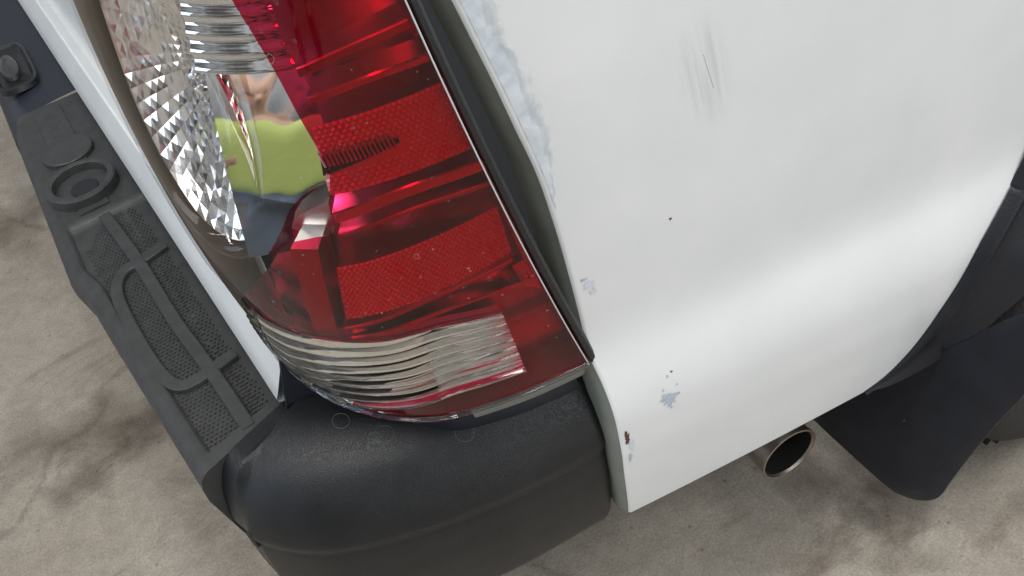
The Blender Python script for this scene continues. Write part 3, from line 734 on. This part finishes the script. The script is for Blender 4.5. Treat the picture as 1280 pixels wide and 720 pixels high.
# near end runs at a slant: y follows x along the gap to the cap
for i in range(len(pr)):
    w = max(0, 1 - i / 45.)
    pr[i, :, 1] += w * (.30 * (pr[i, :, 0] + .096) - .006)
mbp = MB().grid(pr); mbp.f.append(tuple(range(pr.shape[1]))); mbp.f.append(tuple(range((len(pr) - 1) * pr.shape[1], len(pr) * pr.shape[1])))
pad = mbp.obj('step_pad', PAD, bumper, sharp=50, label='ribbed step pad on top of the bumper')
pad_xy = lambda px, py, z=.6: zp(px, py, z)[:2]
_rib = [0]
def pad_rib(pix, w, h, name='step_rib', mat=PAD, closed=False, n=40):
    _rib[0] += 1; h = h - .0003 * (_rib[0] % 7)          # no two crossing ribs share a plane
    P_ = spline([pad_xy(*q) for q in pix], n); T = np.gradient(P_, axis=0); T /= np.linalg.norm(T, axis=1)[:, None]; Nn = np.stack([-T[:, 1], T[:, 0]], 1)
    rows = []
    for p, nn in zip(P_, Nn):
        rows.append([(*(p + nn * w * s), z) for s, z in ((-1, TRAY - .001), (-.90, .6 + h - .0012), (-.75, .6 + h), (.75, .6 + h), (.90, .6 + h - .0012), (1, TRAY - .001))])
    m = MB().grid(rows); m.f.append(tuple(range(6))); m.f.append(tuple(range((n - 1) * 6, n * 6)))
    return m.obj(name, mat, bumper, sharp=35)
RH = .0012
pad_rib([(130, 268), (173, 327), (216, 397), (263, 462), (311, 533)], .0085, RH)
pad_rib([(172, 326), (152, 340), (145, 360), (153, 387), (177, 432), (201, 467), (224, 481), (251, 470), (292, 440)], .0080, RH)
pad_rib([(164, 331), (180, 321), (204, 304)], .009, RH)
pad_rib([(58, 138), (86, 192), (106, 236), (120, 262)], .022, .0040)     # broad raised band carrying the round bosses
def disc(px, py, r, h, name, rin=0, hole=0, mat=PAD, label=None):
    c = pad_xy(px, py); ang = np.linspace(0, 2 * math.pi, 40, endpoint=False)
    pr_ = [(r, .5985), (r * .985, .6 + h * .85), (r * .95, .6 + h)] + ([(rin * 1.05, .6 + h), (rin, .6 + h - .001), (rin * .96, .6 - hole)] if rin else []) + [(.0005, .6 + h if not rin else .6 - hole)]
    rows = [[(c[0] + q * math.cos(a), c[1] + q * math.sin(a), z) for a in ang] for q, z in pr_]
    return MB().grid(rows, close_v=True).obj(name, mat, bumper, sharp=30, label=label)
disc(86, 192, .036, .0075, 'round_cover')
disc(106, 236, .047, .0165, 'hole_boss', .037, -.0046, label='round boss with a mounting hole in the step pad')
disc(108, 238, .019, .0058, 'hole_shade_disc', mat=DARK)  # raised near-black disc, paints in the shade of the hole
# fine dimpled tread in the tray, one joined mesh
def tread(polys):
    m = MB(); pitch = .0052
    for poly_px in polys:
        poly = np.array([pad_xy(*q, TRAY) for q in poly_px]); lo, hi = poly.min(0), poly.max(0)
        xs = np.arange(lo[0], hi[0], pitch); ys = np.arange(lo[1], hi[1], pitch)
        G = np.array([(x + (pitch / 2 if j % 2 else 0), y) for j, y in enumerate(ys) for x in xs]); G = G[inside(G, poly)]
        for x, y in G:
            a = pitch * .46; b = pitch * .2; h = TRAY + .0016
            m.add([(x - a, y, TRAY - .0002), (x, y - a, TRAY - .0002), (x + a, y, TRAY - .0002), (x, y + a, TRAY - .0002), (x - b, y, h), (x, y - b, h), (x + b, y, h), (x, y + b, h)],
                  [(0, 1, 5, 4), (1, 2, 6, 5), (2, 3, 7, 6), (3, 0, 4, 7), (4, 5, 6, 7)])
    return mesh_obj('step_tread', m.v, m.f, PAD, bumper, smooth=False, kind='stuff', label='fine raised tread of the step pad')
tread([[(108, 318), (126, 282), (150, 262), (178, 300), (215, 352), (262, 430), (340, 520), (262, 562), (195, 470)],
       [(148, 248), (176, 268), (232, 350), (290, 440), (345, 512), (325, 528), (262, 430), (178, 300)]])

# smooth centre section beyond the pad, with a plate lamp pocket
cprof = [(.05, .604), (-.02, .604), (-.07, .600), (-.10, .592), (-.122, .575), (-.132, .55), (-.13, .48)]
rows = [[(x - .002 * math.sin(y * 9), y, z - .002) for x, z in spline(cprof, 30)] for y in np.linspace(.948, 1.75, 30)]
MB().grid(rows).obj('centre_section', SMOOTH, bumper, label='smooth navy black centre section of the bumper')
pc = zp(14, 86, .603)
pk = MB(); ang = np.linspace(0, 2 * math.pi, 32, endpoint=False)
def sq(a, rx_, ry_, e=.45): c_, s_ = math.cos(a), math.sin(a); return (rx_ * abs(c_) ** e * (1 if c_ > 0 else -1), ry_ * abs(s_) ** e * (1 if s_ > 0 else -1))
pk.grid([[(pc[0] + sq(a, rx_, ry_)[0], pc[1] + sq(a, rx_, ry_)[1], z) for a in ang] for rx_, ry_, z in ((.034, .082, .600), (.033, .080, .608), (.029, .074, .609), (.027, .070, .606), (.024, .064, .603), (.001, .001, .603))], close_v=True)
pk.obj('plate_lamp', pbr('lamp_bezel', (.012, .012, .014), .3), bumper, label='small lamp set in the bumper centre')
pk = MB(); pk.grid([[(pc[0] - .002 + .016 * math.cos(a) * s, pc[1] + .045 * math.sin(a) * s, .6035 + h) for a in ang] for s, h in ((1, 0), (.95, .006), (.7, .010), (.02, .011))], close_v=True)
pk.obj('plate_lamp_lens', pbr('grey_lamp_lens', (.035, .036, .038), .2), bumper)
# dark bracket skirt between light and bumper
rows = [[SO(u, ZL - .002, .012), SO(u, .64, .016), SO(u, .595, .02)] for u in np.linspace(-.02, .93, 60)]
MB().grid(rows).obj('bumper_bracket', SMOOTH, bumper)
pv = [(.005, .600), (.0205, .668), (.15, .668), (.15, .600)]
MB().add([(x, y, z) for y in (.162, .1665) for x, z in pv], [(0, 1, 2, 3), (7, 6, 5, 4), (0, 1, 5, 4), (1, 2, 6, 5), (2, 3, 7, 6), (3, 0, 4, 7)]).obj('corner_bracket', SMOOTH, bumper, smooth=False)
# primed lip of the body under the light's outer end
rows = []
for u in np.linspace(.66, 1.0, 30):
    rows.append([SO(u, ZL - .006, .010), SO(u, ZL - .012, .006), SO(u, ZL - .026, .008), SO(u, ZL - .05, .022)])
MB().grid(rows).obj('light_shelf', PRIMER, bed, label='primed lip below the outer end of the tail light')

# ------------------------------------------------------------------ wheel arch flare, mud flap, tyre, exhaust
AR = spline([panel(p[0], p[2]) for p in arch] + [panel(arch[-1][0] + .06, arch[-1][2] + .12), panel(arch[-1][0] + .2, arch[-1][2] + .24)], 80)
TA = np.gradient(AR, axis=0); TA /= np.linalg.norm(TA, axis=1)[:, None]
rows = []
for ia, (p, t) in enumerate(zip(AR, TA)):
    fa = .05 + .95 * min(1., max(0., (ia / 79 - .03) / .70))
    inn = np.cross(np.array([0, 1, 0]), t); inn = inn if inn[0] > 0 else -inn     # towards the wheel, in the panel plane
    row = []
    for a, b in ((-.012, -.001), (-.010, .008), (-.004, .013), (.004, .0125), (.010, .009), (.016, .009), (.05, .035), (.085, .060), (.098, .066), (.104, .062), (.106, .03), (.106, -.05)):
        row.append(p + inn * a * (fa if a > 0 else min(1, fa * 2)) + np.array([0, -b * min(1, fa * (1 if b > .014 else 1.6)), 0]))
    rows.append(row)
flare = MB().grid(rows).obj('wheel_arch_flare', FLAREM, truck, label='black plastic wheel arch flare')
FX = .655
def flap_pt(px, py, x=FX): return xp(px, py, x)
fo = [(935, 450), (1010, 521), (1060, 566), (1108, 609), (1128, 621), (1150, 627), (1170, 624), (1184, 606), (1205, 578), (1240, 535), (1285, 484), (1306, 426), (1292, 390), (1200, 428), (1130, 462), (1060, 478), (980, 470)]
F0 = np.array([flap_pt(*q) for q in fo])
def flap_x(p): return FX + .018 * ss(-.06, -.2, p[1])
cf = F0.mean(0); rows = []
loop = spline(F0, ts=np.linspace(0, 1, 90, endpoint=False), closed=True)
m = MB()
for s, dx in ((1.0, .004), (1.0, .001), (.985, 0.), (.8, 0), (.5, 0), (.2, 0), (.01, 0)):
    rows.append([cf + (p - cf) * s + np.array([dx + .03 * ((cf + (p - cf) * s)[1] + .05) ** 2 * 6, 0, 0]) for p in loop])
m.grid(rows, close_v=True); m.obj('mud_flap', FLAPM, truck, label='navy black mud flap behind the wheel')
wc = np.array([1.10, -.02, .37]); R_ = .37
wheel = bpy.data.objects.new('wheel', None); COL.objects.link(wheel); wheel.parent = truck; wheel.location = wc
wheel['label'] = 'dark tyre just showing past the mud flap'
rows = []
tp = [(.20, .11), (.24, .125), (.31, .13), (.345, .125), (.362, .11), (.368, .085), (.37, .05), (.37, 0), (.37, -.05), (.368, -.085), (.362, -.11), (.345, -.125), (.31, -.13), (.24, -.125), (.20, -.11)]
for a in np.linspace(0, 2 * math.pi, 72, endpoint=False): rows.append([(r * math.cos(a), w, r * math.sin(a)) for r, w in tp])
MB().grid(rows, close_u=True).obj('tyre', TYRE, wheel)
tb = MB()
for k in range(60):
    a = 2 * math.pi * k / 60
    for w0, sh in ((-.10, 0), (-.045, .4), (.012, .1), (.066, .5)):
        a0, a1 = a + sh * .05, a + sh * .05 + .07; pv = []
        for r in (.366, .3795):
            for aa, ww in ((a0, w0), (a1, w0 + .008), (a1, w0 + .044), (a0, w0 + .036)): pv.append((r * math.cos(aa), ww, r * math.sin(aa)))
        tb.add(pv, [(0, 1, 2, 3), (4, 5, 6, 7), (0, 1, 5, 4), (1, 2, 6, 5), (2, 3, 7, 6), (3, 0, 4, 7)])
tb.obj('tyre_tread', TYRE, wheel, smooth=False, kind='stuff', label='tread blocks of the tyre')
rows = [[(r * math.cos(a), w, r * math.sin(a)) for r, w in ((.205, .11), (.20, .09), (.19, -.05), (.08, -.06), (.07, -.075), (.001, -.075))] for a in np.linspace(0, 2 * math.pi, 48, endpoint=False)]
MB().grid(rows, close_u=True).obj('rim', REDCHROME, wheel)
# exhaust tip, pointing out to the side and slightly back
ec = yp(987, 568, -.012); ed = np.array([-.08, -.97, .03]); ed /= np.linalg.norm(ed)
e1 = np.cross(ed, (0, 0, 1)); e1 /= np.linalg.norm(e1); e2 = np.cross(ed, e1)
ang = np.linspace(0, 2 * math.pi, 48, endpoint=False); r0 = .043
def ering(r, back): return [ec - ed * (back) + r * (math.cos(a) * e1 + math.sin(a) * e2) for a in ang]
pipe = MB().grid([ering(r0, .35), ering(r0, .10), ering(r0 * 1.0, .012), ering(r0 * 1.02, .004), ering(r0 * 1.02, .0), ering(r0 * .97, -.0005), ering(r0 * .92, .003)], close_v=True).obj('exhaust_pipe', STEEL, truck, label='steel exhaust tip under the panel')
MB().grid([ering(r0 * .92, .003), ering(r0 * .9, .05), ering(r0 * .9, .3)], close_v=True).obj('exhaust_bore', BORE_BLACK, pipe)
# underbody: chassis shade behind the panel so that the floor beneath lies in shadow
ub = MB(); ub.box((.10, .10, .62), (2.6, 1.6, .70)); ub.obj('bed_floor', DARK, truck, smooth=False)
ub = MB(); ub.box((.32, .12, .50), (.42, 1.5, .60)); ub.obj('cross_member', DARK, truck, smooth=False)
ub = MB(); ub.box((.05, .16, .30), (.09, 1.5, .55)); ub.obj('bumper_beam', DARK, truck, smooth=False)
ub = MB(); ub.box((-.02, .45, .42), (2.6, .56, .56)); ub.obj('chassis_rail', DARK, truck, smooth=False)

# ------------------------------------------------------------------ the person mirrored in the lamp's chrome
def skin_obj(name, nodes, edges, mat, parent=None, sub=2, root=0):
    me = bpy.data.meshes.new(name); me.from_pydata([n[:3] for n in nodes], edges, []); ob = bpy.data.objects.new(name, me); COL.objects.link(ob)
    sk = ob.modifiers.new('skin', 'SKIN'); sk.use_smooth_shade = True
    for v, n in zip(me.skin_vertices[0].data, nodes): v.radius = (n[3], n[4] if len(n) > 4 else n[3])
    me.skin_vertices[0].data[root].use_root = True
    sb = ob.modifiers.new('sub', 'SUBSURF'); sb.levels = sub; sb.render_levels = sub
    bpy.context.view_layer.update(); dg = bpy.context.evaluated_depsgraph_get()
    nm = bpy.data.meshes.new_from_object(ob.evaluated_get(dg)); ob.modifiers.clear(); ob.data = nm
    nm.materials.clear(); nm.materials.append(mat)
    nm.polygons.foreach_set('use_smooth', [True] * len(nm.polygons))
    if parent: ob.parent = parent
    return ob
nodes = [(0, 0, .96, .15, .11), (0, 0, 1.12, .135, .10), (0, 0, 1.30, .155, .11), (0, 0, 1.43, .11, .08), (0, .01, 1.50, .052), (0, .015, 1.57, .06, .065), (0, .02, 1.63, .075, .088), (0, .015, 1.70, .078, .09), (0, .0, 1.755, .05, .06), (0, .115, 1.635, .012)]
edges = [(0, 1), (1, 2), (2, 3), (3, 4), (4, 5), (5, 6), (6, 7), (7, 8), (6, 9)]
for sx in (-1, 1):
    k = len(nodes)
    nodes += [(sx * .10, 0, .86, .085), (sx * .115, .01, .50, .058), (sx * .12, -.01, .28, .055), (sx * .12, -.02, .09, .038), (sx * .13, .10, .045, .035),
              (sx * .19, 0, 1.40, .058), (sx * .255, -.02, 1.14, .043), (sx * .21, .18, 1.02, .036), (sx * .15, .33, 1.10, .026, .03), (sx * .13, .39, 1.13, .018, .034)]
    edges += [(0, k), (k, k + 1), (k + 1, k + 2), (k + 2, k + 3), (k + 3, k + 4), (3, k + 5), (k + 5, k + 6), (k + 6, k + 7), (k + 7, k + 8), (k + 8, k + 9)]
    for f_i in range(4):
        b = len(nodes); oz = .022 - .0145 * f_i; ln = (.9, 1, .95, .75)[f_i]
        nodes += [(sx * .125, .42, 1.13 + oz, .0085), (sx * .105, .42 + .03 * ln, 1.13 + oz, .008), (sx * .075, .42 + .035 * ln, 1.125 + oz, .0075)]
        edges += [(k + 9, b), (b, b + 1), (b + 1, b + 2)]
    b = len(nodes); nodes += [(sx * .115, .365, 1.155, .011), (sx * .09, .39, 1.175, .009)]; edges += [(k + 8, b), (b, b + 1)]
person = skin_obj('person', nodes, edges, pbr('skin', (.42, .25, .17), .5, noise=(20, .1)))
person['label'] = 'person in a yellow-green safety vest and jeans, mirrored in the lamp chrome'; person['category'] = 'person'
HIVIS = pbr('safety_vest_cloth', (.40, .48, .14), .8, noise=(25, .15)); JEANS = pbr('denim', (.10, .135, .19), .85, noise=(40, .2)); SHIRT = pbr('dark_shirt', (.06, .065, .075), .85, noise=(30, .2))
HAIRM = pbr('dark_hair', (.02, .015, .012), .6)
skin_obj('safety_vest', [(0, 0, .78, .20, .155), (0, 0, .88, .195, .15), (0, 0, 1.00, .185, .145), (0, 0, 1.12, .18, .14), (0, 0, 1.30, .20, .145), (0, 0, 1.42, .15, .11), (0, 0, 1.50, .09, .08), (-.15, 0, 1.42, .085, .08), (-.21, 0, 1.40, .07, .07), (.15, 0, 1.42, .085, .08), (.21, 0, 1.40, .07, .07)], [(0, 1), (1, 2), (2, 3), (3, 4), (4, 5), (5, 6), (5, 7), (7, 8), (5, 9), (9, 10)], HIVIS, person)
tn, te = [(0, 0, .95, .160, .120)], []
for sx in (-1, 1):
    k = len(tn); tn += [(sx * .10, 0, .84, .10), (sx * .115, .01, .50, .078), (sx * .12, -.01, .28, .070), (sx * .12, -.015, .10, .062)]; te += [(0, k), (k, k + 1), (k + 1, k + 2), (k + 2, k + 3)]
skin_obj('jeans', tn, te, JEANS, person)
for sx in (-1, 1):
    skin_obj('sleeve', [(sx * .15, 0, 1.41, .075), (sx * .20, 0, 1.385, .07), (sx * .255, -.02, 1.14, .056), (sx * .215, .16, 1.03, .046)], [(0, 1), (1, 2), (2, 3)], SHIRT, person)
    skin_obj('shoe', [(sx * .12, -.05, .05, .05), (sx * .125, .04, .05, .052), (sx * .135, .16, .038, .036)], [(0, 1), (1, 2)], RUBBER, person)
    MB().grid([[(sx * .031 + .011 * math.cos(a) * q, .098 + .006 * (1 - q), 1.668 + .006 * math.sin(a) * q) for a in np.linspace(0, 6.28, 14, endpoint=False)] for q in (1, .5, .05)], close_v=True).obj('eye', DARK, person)
skin_obj('hair', [(0, -.01, 1.66, .080, .085), (0, -.005, 1.71, .086, .097), (0, 0, 1.765, .058, .07)], [(0, 1), (1, 2)], HAIRM, person)
person.location = (-1.05, -1.40, 0); person.rotation_euler = (0, 0, math.atan2(1.45, 1.1) - math.pi / 2)
